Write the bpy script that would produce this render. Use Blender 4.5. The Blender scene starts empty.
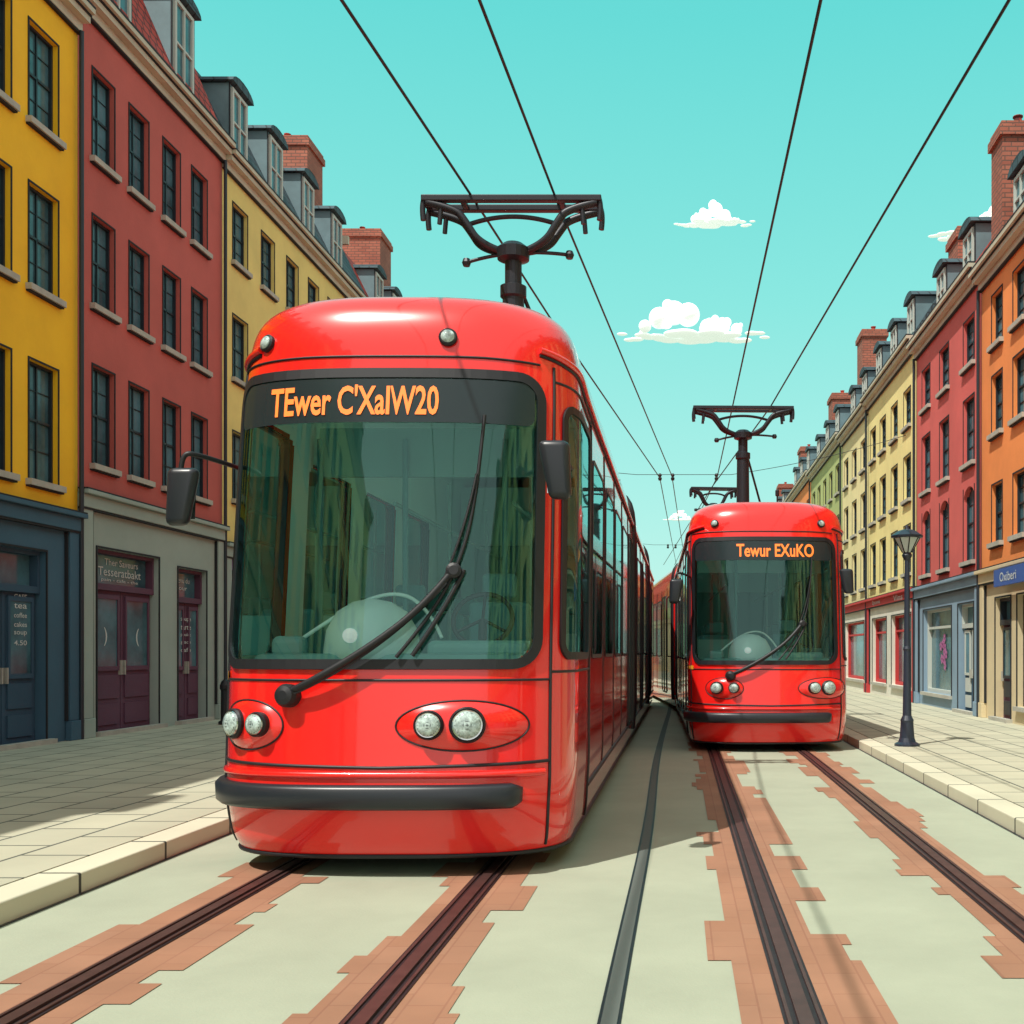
import bpy, bmesh, math, random
from mathutils import Vector, Matrix
random.seed(7)
C = bpy.context
scene = C.scene
scene.view_settings.view_transform = 'Standard'
scene.view_settings.look = 'None'
scene.view_settings.exposure = 0

# ------------------------------------------------------------ materials
def newmat(name):
    m = bpy.data.materials.new(name); m.use_nodes = True
    nt = m.node_tree
    return m, nt, nt.nodes['Principled BSDF']

def pmat(name, col, rough=0.6, metal=0.0, coat=0.0, var=0.0, vscale=1.5, bump=0.0, bscale=30, emis=None, es=0, spec=0.5):
    m, nt, b = newmat(name)
    b.inputs['Base Color'].default_value = (*col, 1)
    b.inputs['Roughness'].default_value = rough
    b.inputs['Metallic'].default_value = metal
    b.inputs['Coat Weight'].default_value = coat
    b.inputs['Coat Roughness'].default_value = 0.04
    b.inputs['Specular IOR Level'].default_value = spec
    tc = nt.nodes.new('ShaderNodeTexCoord')
    if var > 0:
        n = nt.nodes.new('ShaderNodeTexNoise'); n.inputs['Scale'].default_value = vscale
        n.inputs['Detail'].default_value = 6; n.inputs['Roughness'].default_value = .65
        nt.links.new(tc.outputs['Object'], n.inputs['Vector'])
        r = nt.nodes.new('ShaderNodeValToRGB')
        r.color_ramp.elements[0].position = .35; r.color_ramp.elements[1].position = .65
        r.color_ramp.elements[0].color = (*[c*(1-var) for c in col], 1)
        r.color_ramp.elements[1].color = (*[min(.95, c*(1+var*.5)) for c in col], 1)
        nt.links.new(n.outputs['Fac'], r.inputs['Fac'])
        nt.links.new(r.outputs['Color'], b.inputs['Base Color'])
    if bump > 0:
        n2 = nt.nodes.new('ShaderNodeTexNoise'); n2.inputs['Scale'].default_value = bscale
        nt.links.new(tc.outputs['Object'], n2.inputs['Vector'])
        bp = nt.nodes.new('ShaderNodeBump'); bp.inputs['Strength'].default_value = bump
        bp.inputs['Distance'].default_value = .01
        nt.links.new(n2.outputs['Fac'], bp.inputs['Height'])
        nt.links.new(bp.outputs['Normal'], b.inputs['Normal'])
    if emis:
        b.inputs['Emission Color'].default_value = (*emis, 1)
        b.inputs['Emission Strength'].default_value = es
    return m

def brickmat(name, c1, c2, mortar, bw, bh, ms, flat=False, rough=.8, var=.15, offset=.5, bump=.4):
    m, nt, b = newmat(name)
    tc = nt.nodes.new('ShaderNodeTexCoord')
    br = nt.nodes.new('ShaderNodeTexBrick')
    br.inputs['Scale'].default_value = 1
    br.inputs['Color1'].default_value = (*c1, 1); br.inputs['Color2'].default_value = (*c2, 1)
    br.inputs['Mortar'].default_value = (*mortar, 1)
    br.inputs['Mortar Size'].default_value = ms
    br.inputs['Brick Width'].default_value = bw; br.inputs['Row Height'].default_value = bh
    br.offset = offset
    sx = nt.nodes.new('ShaderNodeSeparateXYZ'); cb = nt.nodes.new('ShaderNodeCombineXYZ')
    nt.links.new(tc.outputs['Object'], sx.inputs[0])
    if flat:
        nt.links.new(sx.outputs['Y'], cb.inputs['X']); nt.links.new(sx.outputs['X'], cb.inputs['Y'])
    else:
        ad = nt.nodes.new('ShaderNodeMath')
        nt.links.new(sx.outputs['X'], ad.inputs[0]); nt.links.new(sx.outputs['Y'], ad.inputs[1])
        nt.links.new(ad.outputs[0], cb.inputs['X']); nt.links.new(sx.outputs['Z'], cb.inputs['Y'])
    nt.links.new(cb.outputs[0], br.inputs['Vector'])
    n = nt.nodes.new('ShaderNodeTexNoise'); n.inputs['Scale'].default_value = 1.2; n.inputs['Detail'].default_value = 6
    nt.links.new(tc.outputs['Object'], n.inputs['Vector'])
    mr = nt.nodes.new('ShaderNodeMapRange'); mr.inputs['To Min'].default_value = 1-var; mr.inputs['To Max'].default_value = 1+var
    mr.inputs['From Min'].default_value = .3; mr.inputs['From Max'].default_value = .7
    nt.links.new(n.outputs['Fac'], mr.inputs['Value'])
    vm = nt.nodes.new('ShaderNodeVectorMath'); vm.operation = 'SCALE'
    nt.links.new(br.outputs['Color'], vm.inputs[0]); nt.links.new(mr.outputs[0], vm.inputs['Scale'])
    nt.links.new(vm.outputs[0], b.inputs['Base Color'])
    bp = nt.nodes.new('ShaderNodeBump'); bp.inputs['Strength'].default_value = bump; bp.inputs['Distance'].default_value = .01; bp.invert = True
    nt.links.new(br.outputs['Fac'], bp.inputs['Height']); nt.links.new(bp.outputs['Normal'], b.inputs['Normal'])
    b.inputs['Roughness'].default_value = rough
    return m

def glassmat(name, tint, gcol, base, k=1.0):
    m = bpy.data.materials.new(name); m.use_nodes = True
    nt = m.node_tree; nt.nodes.clear()
    o = nt.nodes.new('ShaderNodeOutputMaterial'); mx = nt.nodes.new('ShaderNodeMixShader')
    t = nt.nodes.new('ShaderNodeBsdfTransparent'); g = nt.nodes.new('ShaderNodeBsdfGlossy')
    t.inputs['Color'].default_value = (*tint, 1); g.inputs['Color'].default_value = (*gcol, 1)
    g.inputs['Roughness'].default_value = .02
    fr = nt.nodes.new('ShaderNodeFresnel'); fr.inputs['IOR'].default_value = 1.45
    ad = nt.nodes.new('ShaderNodeMath'); ad.operation = 'MULTIPLY_ADD'; ad.use_clamp = True; ad.inputs[1].default_value = k; ad.inputs[2].default_value = base
    nt.links.new(fr.outputs[0], ad.inputs[0]); nt.links.new(ad.outputs[0], mx.inputs[0])
    nt.links.new(t.outputs[0], mx.inputs[1]); nt.links.new(g.outputs[0], mx.inputs[2])
    nt.links.new(mx.outputs[0], o.inputs[0])
    return m

RED = pmat('tram_red_paint', (.88, .013, .010), .24, coat=1.0, var=.05, vscale=.8)
BLACK = pmat('black_rubber', (.008, .010, .014), .5)
DARK = pmat('dark_steel', (.018, .022, .030), .42, metal=.2)
BUMP = pmat('bumper_grey', (.016, .021, .028), .34)
CHROME = pmat('chrome', (.7, .75, .75), .15, metal=1)
LENS = pmat('lamp_lens', (.48, .62, .60), .1, coat=1, var=.55, vscale=30)
TEAL = pmat('tram_lining', (.50, .90, .86), .7)
DASH = pmat('dashboard', (.16, .42, .40), .5)
DASHL = pmat('dashboard_light', (.55, .86, .82), .4)
SEAT = pmat('seat_fabric', (.07, .27, .28), .8)
SIGNB = pmat('sign_black', (.012, .026, .03), .25)
LED = pmat('led_orange', (.9, .2, .03), .5, emis=(1, .19, .03), es=.8)
WIND = glassmat('windscreen_glass', (.90, 1, .985), (.55, 1.0, .96), .055, .9)
SGLASS = pmat('tram_side_glass', (.05, .19, .20), .06, coat=.4)
AMBER = pmat('amber_lens', (.8, .35, .03), .3)
FGLASS = pmat('house_glass', (.075, .19, .23), .12, var=.55, vscale=.8, spec=.35)
FRAME_D = pmat('frame_dark', (.012, .022, .032), .5)
FRAME_L = pmat('frame_light', (.5, .55, .5), .6)
OUTL = pmat('dark_outline', (.012, .014, .018), .8)  # near-black for the drawn-style outlines on the buildings
SILL = pmat('stone_sill', (.42, .42, .36), .8, var=.15, vscale=4)
SLATE = brickmat('slate_roof', (.05, .10, .12), (.035, .075, .095), (.015, .03, .035), .3, .22, .02)
RTILE = brickmat('clay_tile_roof', (.46, .05, .03), (.36, .035, .025), (.09, .012, .010), .25, .22, .025)
CHIM = brickmat('chimney_brick', (.38, .13, .08), (.31, .09, .055), (.14, .07, .05), .25, .09, .012)
DORM = pmat('dormer_lead', (.14, .24, .27), .6, var=.2)
CORN = pmat('cornice_cream', (.52, .50, .38), .7, var=.12)
ROAD = pmat('road_concrete', (.36, .395, .30), .85, var=.09, vscale=.9, bump=.15, bscale=60)
BROWN = brickmat('brick_setts', (.33, .17, .105), (.31, .152, .09), (.275, .13, .08), .3, .16, .005, flat=True, bump=.12)
RAILM = pmat('rail_dark', (.026, .015, .018), .5, metal=.1, var=.3, vscale=8)
RAILH = pmat('rail_head', (.11, .055, .05), .4, metal=.4, var=.2, vscale=9)
PAVE = brickmat('paving_slabs', (.48, .47, .35), (.43, .425, .32), (.10, .11, .09), .72, .48, .014, flat=True, offset=.5, var=.08)
KERB = brickmat('kerb_stone', (.60, .59, .45), (.55, .54, .41), (.06, .06, .05), 1.1, 2.0, .016, flat=True, offset=0, var=.06)
GROUND = pmat('ground_earth', (.3, .33, .27), .9, var=.2, vscale=.1)
CLOUD = pmat('cloud_white', (.93, .95, .93), 1, emis=(.8, .95, .92), es=.25)
CHALK = pmat('chalk_lettering', (.55, .62, .6), .8)
WALLC = {}
def wallmat(key, col):
    if key not in WALLC:
        WALLC[key] = pmat('plaster_'+key, col, .82, var=.11, vscale=.7, bump=.25, bscale=25)
    return WALLC[key]

# ------------------------------------------------------------ helpers
def empty(name, loc=(0, 0, 0), rz=0):
    e = bpy.data.objects.new(name, None); scene.collection.objects.link(e)
    e.location = loc; e.rotation_euler = (0, 0, rz); return e

class MB:
    def __init__(s): s.v = []; s.f = []
    def poly(s, pts):
        i = len(s.v); s.v += [tuple(p) for p in pts]; s.f.append(tuple(range(i, i+len(pts))))
    def box(s, a, b, T=lambda *p: p):
        (x0, y0, z0), (x1, y1, z1) = a, b
        i = len(s.v)
        for p in [(x0,y0,z0),(x1,y0,z0),(x1,y1,z0),(x0,y1,z0),(x0,y0,z1),(x1,y0,z1),(x1,y1,z1),(x0,y1,z1)]:
            s.v.append(tuple(T(*p)))
        for f in [(0,3,2,1),(4,5,6,7),(0,1,5,4),(1,2,6,5),(2,3,7,6),(3,0,4,7)]:
            s.f.append(tuple(i+k for k in f))
    def obj(s, name, mat, parent=None, smooth=False, recalc=True, bevel=0):
        me = bpy.data.meshes.new(name); me.from_pydata(s.v, [], s.f)
        if recalc:
            bm = bmesh.new(); bm.from_mesh(me)
            bmesh.ops.recalc_face_normals(bm, faces=bm.faces); bm.to_mesh(me); bm.free()
        me.materials.append(mat)
        if smooth:
            for p in me.polygons: p.use_smooth = True
        o = bpy.data.objects.new(name, me); scene.collection.objects.link(o)
        if parent: o.parent = parent
        if bevel:
            md = o.modifiers.new('b', 'BEVEL'); md.width = bevel; md.segments = 3
        return o

def lathe(mb, prof, seg=24, c=(0, 0, 0), M=None):
    base = len(mb.v)
    for r, z in prof:
        for k in range(seg):
            a = 2*math.pi*k/seg
            p = Vector((r*math.cos(a), r*math.sin(a), z))
            if M: p = M @ p
            mb.v.append(tuple(p+Vector(c)))
    for i in range(len(prof)-1):
        for k in range(seg):
            k2 = (k+1) % seg
            mb.f.append((base+i*seg+k, base+i*seg+k2, base+(i+1)*seg+k2, base+(i+1)*seg+k))
    mb.f.append(tuple(base+k for k in range(seg))[::-1])
    mb.f.append(tuple(base+(len(prof)-1)*seg+k for k in range(seg)))

def curve(name, pts, r, mat, parent=None, cyclic=False, smooth=False):
    cu = bpy.data.curves.new(name, 'CURVE'); cu.dimensions = '3D'; cu.bevel_depth = r; cu.bevel_resolution = 2
    cu.use_fill_caps = True
    sp = cu.splines.new('POLY' if not smooth else 'NURBS')
    sp.points.add(len(pts)-1)
    for i, p in enumerate(pts): sp.points[i].co = (*p, 1)
    if smooth: sp.order_u = 3; sp.use_endpoint_u = True
    sp.use_cyclic_u = cyclic
    cu.materials.append(mat)
    o = bpy.data.objects.new(name, cu); scene.collection.objects.link(o)
    if parent: o.parent = parent
    return o

def textmesh(body, width=None, height=None, bold=.012):
    cu = bpy.data.curves.new('t', 'FONT'); cu.body = body; cu.size = 1; cu.offset = bold; cu.resolution_u = 3
    o = bpy.data.objects.new('t', cu); scene.collection.objects.link(o)
    C.view_layer.update()
    me = bpy.data.meshes.new_from_object(o.evaluated_get(C.evaluated_depsgraph_get()))
    vs = [v.co.copy() for v in me.vertices]; fs = [tuple(p.vertices) for p in me.polygons]
    bpy.data.objects.remove(o)
    x0 = min(v.x for v in vs); x1 = max(v.x for v in vs); y0 = min(v.y for v in vs); y1 = max(v.y for v in vs)
    sx = width/(x1-x0) if width else 1; sy = height/(y1-y0) if height else sx
    return [((v.x-(x0+x1)/2)*sx, (v.y-(y0+y1)/2)*sy) for v in vs], fs

# ------------------------------------------------------------ ground
mb = MB(); mb.poly([(-900, -300, -.03), (900, -300, -.03), (900, 1500, -.03), (-900, 1500, -.03)])
mb.obj('ground', GROUND)
KL, KR = -3.6, 2.68
FL, FR = -9.2, 6.2
mb = MB()
ys = [-25+i*5 for i in range(60)]
for a, b in zip(ys[:-1], ys[1:]):
    mb.poly([(KL, a, 0), (KR, a, 0), (KR, b, 0), (KL, b, 0)])
mb.obj('road', ROAD)
PZ = .12
for kx, fx, nm in ((KL, FL, 'pavement'), (KR, FR, 'pavement')):
    e = empty(nm)
    s = -1 if fx < kx else 1
    m1 = MB(); m1.box((min(kx+s*.27, fx), -25, -.02), (max(kx+s*.27, fx), 270, PZ)); m1.obj('slabs', PAVE, e)
    m2 = MB(); m2.box((min(kx, kx+s*.25), -25, -.02), (max(kx, kx+s*.25), 270, PZ+.004)); m2.obj('kerb', KERB, e, bevel=.012)
    m3 = MB(); m3.box((min(kx-s*.025, kx-s*.002), -25, 0), (max(kx-s*.025, kx-s*.002), 270, .004)); m3.obj('gutter_line', DARK, e)
    m3 = MB(); m3.box((min(kx+s*.25, kx+s*.27), -25, 0), (max(kx+s*.25, kx+s*.27), 270, PZ-.01)); m3.obj('kerb_joint', DARK, e)

# ------------------------------------------------------------ rails
def bend(y, k):
    return -k*max(0, y-15)**2
def track(cx, gauge, k, nm):
    e = empty(nm)
    mB, mR, mH = MB(), MB(), MB()
    for sx in (-1, 1):
        x0 = cx+sx*gauge/2
        y = -3.0; le = ri = .24
        while y < 75:
            st = random.choice((.2, .28, .36, .48)) if y < 30 else .7
            if random.random() < .7: le = random.choice((.18, .25, .31, .36, .25))
            if random.random() < .7: ri = random.choice((.18, .25, .31, .36, .25))
            a, b = x0+bend(y, k), x0+bend(y+st, k)
            mB.poly([(a-le, y, .004), (a+ri, y, .004), (b+ri, y+st, .004), (b-le, y+st, .004)])
            y += st
        Y = [-3+i*1.5 for i in range(52)]
        for ya, yb in zip(Y[:-1], Y[1:]):
            a, b = x0+bend(ya, k), x0+bend(yb, k)
            mR.poly([(a-.085, ya, .009), (a+.085, ya, .009), (b+.085, yb, .009), (b-.085, yb, .009)])
            for o0, o1, z in ((-.03, .03, .022), (.055, .070, .018), (-.070, -.055, .018)):
                mH.poly([(a+o0, ya, z), (a+o1, ya, z), (b+o1, yb, z), (b+o0, yb, z)])
                mH.poly([(a+o0, ya, .009), (a+o0, ya, z), (b+o0, yb, z), (b+o0, yb, .009)])
                mH.poly([(a+o1, ya, z), (a+o1, ya, .009), (b+o1, yb, .009), (b+o1, yb, z)])
    mB.obj('setts', BROWN, e, recalc=False); mR.obj('rail_bed', RAILM, e, recalc=False); mH.obj('rail_heads', RAILH, e, recalc=False)
track(-1.93, 1.38, 0, 'tram_track')
track(1.14, 1.30, .0022, 'tram_track')
def sx_(y): return -.26-.06*math.sin(min(y, 26)/8.3)+(.05*math.exp(-((y-9)/4)**2))
e = empty('drainage_channel')
m1, m2 = MB(), MB()
Y = [-3+i*.75 for i in range(80)]
for a, b in zip(Y[:-1], Y[1:]):
    m1.poly([(sx_(a)-.032, a, .009), (sx_(a)+.032, a, .009), (sx_(b)+.032, b, .009), (sx_(b)-.032, b, .009)])
    m2.poly([(sx_(a)-.046, a, .005), (sx_(a)+.046, a, .005), (sx_(b)+.046, b, .005), (sx_(b)-.046, b, .005)])
m1.obj('channel_grate', pmat('slot_steel', (.10, .12, .11), .75), e, recalc=False)
m2.obj('channel_edge', BLACK, e, recalc=False)

# ------------------------------------------------------------ buildings
def mkT(side):
    if side < 0: return lambda u, n, z: (FL+n, u, z)
    return lambda u, n, z: (FR-n, u, z)

def facade(mb, ops, u0, u1, z0, z1, T, depth=.16):
    us = sorted(set([u0, u1]+[o[0] for o in ops]+[o[1] for o in ops]))
    zs = sorted(set([z0, z1]+[o[2] for o in ops]+[o[3] for o in ops]))
    for a, b in zip(us[:-1], us[1:]):
        for c, d in zip(zs[:-1], zs[1:]):
            cu, cz = (a+b)/2, (c+d)/2
            if any(o[0] < cu < o[1] and o[2] < cz < o[3] for o in ops): continue
            mb.poly([T(a, 0, c), T(b, 0, c), T(b, 0, d), T(a, 0, d)])
    for a, b, c, d in [o[:4] for o in ops]:
        mb.poly([T(a, 0, c), T(a, -depth, c), T(a, -depth, d), T(a, 0, d)])
        mb.poly([T(b, 0, c), T(b, -depth, c), T(b, -depth, d), T(b, 0, d)])
        mb.poly([T(a, 0, c), T(b, 0, c), T(b, -depth, c), T(a, -depth, c)])
        mb.poly([T(a, 0, d), T(b, 0, d), T(b, -depth, d), T(a, -depth, d)])

def window(G, F, S, O, a, b, c, d, T, top=True):
    dp = -.12
    G.poly([T(a, dp, c), T(b, dp, c), T(b, dp, d), T(a, dp, d)])
    w = .035
    F.box((a, dp+.002, c), (a+w, -.07, d), T); F.box((b-w, dp+.002, c), (b, -.07, d), T)
    F.box((a+w, dp+.002, c), (b-w, -.07, c+w), T); F.box((a+w, dp+.002, d-w), (b-w, -.07, d), T)
    m = (a+b)/2
    F.box((m-.015, dp+.002, c+w), (m+.015, -.095, d-w), T)
    zz = c+(d-c)*.52
    F.box((a+w, dp+.002, zz-.018), (m-.015, -.09, zz+.018), T); F.box((m+.015, dp+.002, zz-.018), (b-w, -.09, zz+.018), T)
    for q in (c+(d-c)*.27, c+(d-c)*.77):
        F.box((a+w, dp+.002, q-.007), (m-.015, -.105, q+.007), T); F.box((m+.015, dp+.002, q-.007), (b-w, -.105, q+.007), T)
    S.box((a-.08, -.02, c-.09), (b+.08, .09, c-.002), T)
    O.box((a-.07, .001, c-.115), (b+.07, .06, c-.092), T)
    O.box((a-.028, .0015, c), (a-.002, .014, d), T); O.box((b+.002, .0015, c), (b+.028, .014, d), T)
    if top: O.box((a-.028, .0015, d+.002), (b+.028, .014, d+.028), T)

def arch_fill(mb, a, b, d, h, T):
    m = (a+b)/2; r = (b-a)/2; N = 8
    for s in (-1, 1):
        pts = [T(m+s*r, .001, d), ]
        arc = [T(m+s*r*math.cos(t), .001, d-h+h*math.sin(t)) for t in [math.pi/2*i/N for i in range(N+1)]]
        arc2 = [T(m+s*r*math.cos(t), -.11, d-h+h*math.sin(t)) for t in [math.pi/2*i/N for i in range(N+1)]]
        mb.poly(pts+arc)
        for i in range(N): mb.poly([arc[i], arc[i+1], arc2[i+1], arc2[i]])

def facade_text(body, u, z, width, height, side, mat, parent, n=.01, name='lettering', bold=.004):
    T = mkT(side); vs, fs = textmesh(body, width, height, bold)
    mb = MB(); mb.v = [T(u-side*x, n, z+y) for x, y in vs]; mb.f = fs
    return mb.obj(name, mat, parent, recalc=False)

def building(name, side, y0, y1, eave, wall, rows, cols, ww, gz, gmat, gops, roof=SLATE, dormers=(), chims=(), cornice=CORN, frame=FRAME_D, arch=(), steep=2.0, back=.9, trim=SILL):
    e = empty(name); T = mkT(side)
    W, GW, G, F, S, DF, DM, O = MB(), MB(), MB(), MB(), MB(), MB(), MB(), MB()
    ops = [(u-ww/2, u+ww/2, z0, z1) for (z0, z1) in rows for u in cols]
    y0 += .004; y1 -= .004
    facade(W, ops, y0, y1, gz, eave, T)
    for i, (z0, z1) in enumerate(rows):
        for u in cols:
            window(G, F, S, O, u-ww/2, u+ww/2, z0, z1, T, i not in arch)
            if i in arch: arch_fill(W, u-ww/2, u+ww/2, z1, .28, T)
    D = -9
    for y in (y0, y1): W.poly([T(y, 0, gz), T(y, D, gz), T(y, D, eave), T(y, 0, eave)]); GW.poly([T(y, 0, 0), T(y, D, 0), T(y, D, gz), T(y, 0, gz)])
    W.poly([T(y0, D, 0), T(y1, D, 0), T(y1, D, eave), T(y0, D, eave)])
    facade(GW, [g[:4] for g in gops], y0, y1, .0, gz, T, .22)
    for g in gops:
        a, b, c, d, kind = g
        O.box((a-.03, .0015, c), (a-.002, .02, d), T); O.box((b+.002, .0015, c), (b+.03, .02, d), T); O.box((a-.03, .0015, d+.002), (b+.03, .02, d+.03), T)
        if kind == 'shop':
            G.poly([T(a, -.2, c), T(b, -.2, c), T(b, -.2, d), T(a, -.2, d)])
            DM.box((a, -.198, c), (a+.06, -.1, d), T); DM.box((b-.06, -.198, c), (b, -.1, d), T)
            DM.box((a+.06, -.198, c), (b-.06, -.1, c+.09), T); DM.box((a+.06, -.198, d-.06), (b-.06, -.1, d), T)
            zt = c+(d-c)*.78
            DM.box((a+.06, -.198, zt-.03), (b-.06, -.12, zt+.03), T)
            S.box((a-.05, .0, c-.08), (b+.05, .08, c-.002), T)
        else:
            tz = d-(d-c)*.2; nL = 2 if b-a > 1.2 else 1
            G.poly([T(a, -.2, tz), T(b, -.2, tz), T(b, -.2, d), T(a, -.2, d)])
            DM.box((a, -.198, tz-.05), (b, -.08, tz+.05), T)
            DM.box((a, -.198, tz+.05), (a+.06, -.08, d), T); DM.box((b-.06, -.198, tz+.05), (b, -.08, d), T); DM.box((a+.06, -.198, d-.06), (b-.06, -.08, d), T)
            wl = (b-a)/nL
            for k in range(nL):
                p, q = a+k*wl+.01, a+(k+1)*wl-.01
                DF.box((p, -.2, c+.02), (q, -.15, tz-.052), T)
                h = tz-c
                for (f0, f1) in ((.06, .2), (.24, .40)):
                    DM.box((p+.1, -.149, c+h*f0), (q-.1, -.125, c+h*f1), T)
                G.poly([T(p+.14, -.128, c+h*.46), T(q-.14, -.128, c+h*.46), T(q-.14, -.128, c+h*.92), T(p+.14, -.128, c+h*.92)])
                for (aa, bb, cc, dd) in ((p+.09, p+.14, .43, .95), (q-.14, q-.09, .43, .95)):
                    DM.box((aa, -.149, c+h*cc), (bb, -.11, c+h*dd), T)
                DM.box((p+.14, -.149, c+h*.43), (q-.14, -.11, c+h*.46), T); DM.box((p+.14, -.149, c+h*.92), (q-.14, -.11, c+h*.95), T)
                hx = q-.05 if k == 0 else p+.05
                S.box((hx-.012, -.149, c+h*.40), (hx+.012, -.09, c+h*.50), T)
            S.box((a-.1, 0, PZ), (b+.1, .12, PZ+.07), T)
    P = MB()
    P.box((y0+.02, .002, PZ+.3), (y0+.32, .07, gz-.22), T); P.box((y1-.32, .002, PZ+.3), (y1-.02, .07, gz-.22), T)
    P.box((y0+.01, .002, PZ), (y0+.34, .10, PZ+.298), T); P.box((y1-.34, .002, PZ), (y1-.01, .10, PZ+.298), T)
    P.box((y0, .002, gz-.22), (y1, .10, gz-.02), T); P.box((y0, .002, gz-.018), (y1, .17, gz+.05), T)
    P.obj('fascia_and_pilasters', gmat[1], e, bevel=.01)
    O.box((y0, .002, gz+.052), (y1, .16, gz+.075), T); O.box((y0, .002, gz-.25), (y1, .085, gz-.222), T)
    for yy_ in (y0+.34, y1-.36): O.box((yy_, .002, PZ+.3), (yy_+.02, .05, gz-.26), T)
    K = MB()
    K.box((y0, .002, eave-.30), (y1, .08, eave-.16), T); K.box((y0, .002, eave-.158), (y1, .2, eave-.032), T); K.box((y0, -.05, eave-.03), (y1, .28, eave+.05), T)
    K.obj('cornice', cornice, e)
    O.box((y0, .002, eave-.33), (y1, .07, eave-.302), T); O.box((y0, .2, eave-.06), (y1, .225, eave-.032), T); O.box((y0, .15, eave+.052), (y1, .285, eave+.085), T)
    R = MB()
    pr = [(.12, eave+.052), (-back, eave+steep), (-4.5, eave+steep+.9), (-9, eave+.05)]
    for (n0, z0), (n1, z1) in zip(pr[:-1], pr[1:]):
        R.poly([T(y0, n0, z0), T(y1, n0, z0), T(y1, n1, z1), T(y0, n1, z1)])
    for y in (y0, y1): R.poly([T(y, n, z) for n, z in pr])
    R.obj('roof', roof, e)
    cp = MB(); cp.box((y1-.12, -back-.15, eave+steep-.1), (y1+.0, -back+.3, eave+steep+.14), T)
    cp.obj('coping', cornice, e)
    if dormers:
        B, RB, DG, DFr = MB(), MB(), MB(), MB()
        for u in dormers:
            w = .46; zb = eave+.25; zt = eave+steep*.82; nf = -.12
            B.box((u-w, -back-.6, zb), (u+w, nf, zt), T)
            DG.poly([T(u-w+.14, nf+.01, zb+.2), T(u+w-.14, nf+.01, zb+.2), T(u+w-.14, nf+.01, zt-.12), T(u-w+.14, nf+.01, zt-.12)])
            for a, b, c, d in ((u-w+.07, u-w+.14, zb+.12, zt-.05), (u+w-.14, u+w-.07, zb+.12, zt-.05), (u-w+.14, u+w-.14, zb+.12, zb+.2), (u-w+.14, u+w-.14, zt-.12, zt-.05), (u-.02, u+.02, zb+.2, zt-.12)):
                DFr.box((a, nf, c), (b, nf+.05, d), T)
            DFr.box((u-w+.14, nf+.011, (zb+zt)/2-.02), (u-.02, nf+.045, (zb+zt)/2+.02), T); DFr.box((u+.02, nf+.011, (zb+zt)/2-.02), (u+w-.14, nf+.045, (zb+zt)/2+.02), T)
            for s in (-1, 1): O.box((u+s*w-.015, nf, zb), (u+s*w+.015, nf+.02, zt), T)
            N = 8; arc = [(u-(w+.1)*math.cos(math.pi*i/N), zt+.02+.2*math.sin(math.pi*i/N)) for i in range(N+1)]
            f0 = [T(a, nf+.12, z) for a, z in arc]; f1 = [T(a, -back-.9, z) for a, z in arc]
            RB.poly(f0); RB.poly(f1)
            for i in range(N): RB.poly([f0[i], f0[i+1], f1[i+1], f1[i]])
            RB.poly([f0[0], f0[-1], f1[-1], f1[0]])
        B.obj('dormer_cheeks', DORM, e); RB.obj('dormer_hoods', SLATE, e); DG.obj('dormer_glass', FGLASS, e, recalc=False); DFr.obj('dormer_frames', FRAME_L, e)
    for (u, n, w, dpt, ztop) in chims:
        cb = MB(); cb.box((u-w/2, n-dpt/2, eave+.3), (u+w/2, n+dpt/2, ztop-.28), T)
        cb.box((u-w/2-.06, n-dpt/2-.06, ztop-.28), (u+w/2+.06, n+dpt/2+.06, ztop-.1), T)
        cb.box((u-w/2-.02, n-dpt/2-.02, ztop-.1), (u+w/2+.02, n+dpt/2+.02, ztop), T)
        cb.obj('chimney_stack', CHIM, e)
        pm = MB()
        for k in (-.28, .28):
            x, y, z = T(u+k*w, n, ztop); lathe(pm, [(.1, 0), (.08, .05), (.075, .12), (.1, .14), (.1, .16)], 12, (x, y, z))
        pm.obj('chimney_pots', RTILE, e)
    x, y, z = T(y1-.05, .09, 0)
    curve('downpipe', [(x, y, PZ), (x, y, eave-.3)], .035, FRAME_D, e)
    W.obj('walls', wall, e); GW.obj('ground_floor_walls', gmat[0], e)
    G.obj('window_glass', FGLASS, e, recalc=False); F.obj('window_frames', frame, e); S.obj('sills', trim, e); O.obj('outline_strips', OUTL, e)  # O holds thin dark strips added as outlines round openings, cornices and dormers
    if DF.v: DF.obj('doors', gmat[2], e)
    if DM.v: DM.obj('door_and_shop_frames', gmat[3] if len(gmat) > 3 else frame, e)
    return e

wm = wallmat
YEL = wm('yellow', (.95, .54, .012)); DRED = wm('dark_red', (.50, .11, .09)); OLI = wm('olive', (.78, .66, .21))
ORA = wm('orange', (.84, .28, .075)); PINK = wm('pink_red', (.62, .12, .105)); PALE = wm('pale_yellow', (.86, .76, .32)); GREEN = wm('green', (.45, .52, .20))
NAVY = wm('navy', (.045, .12, .18)); STONE = wm('grey_stone', (.33, .42, .37)); PURP = wm('purple_door', (.11, .045, .08)); BLUG = wm('blue_grey', (.22, .33, .42))
CRM = wm('cream_shop', (.62, .53, .33)); REDSH = wm('red_shop', (.5, .04, .04)); VIO = wm('violet', (.16, .08, .24)); NAVYD = wm('navy_door', (.03, .08, .13))
BRN = wm('brown', (.40, .16, .10)); WHT = wm('white_plaster', (.7, .7, .60))

gN = (NAVY, NAVY, NAVYD, NAVYD); gS = (STONE, STONE, PURP, PURP); gV = (VIO, STONE, PURP, FRAME_D)
gB = (BLUG, BLUG, NAVYD, FRAME_L); gC = (CRM, CRM, PURP, FRAME_D); gR = (WHT, REDSH, REDSH, REDSH)

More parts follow.
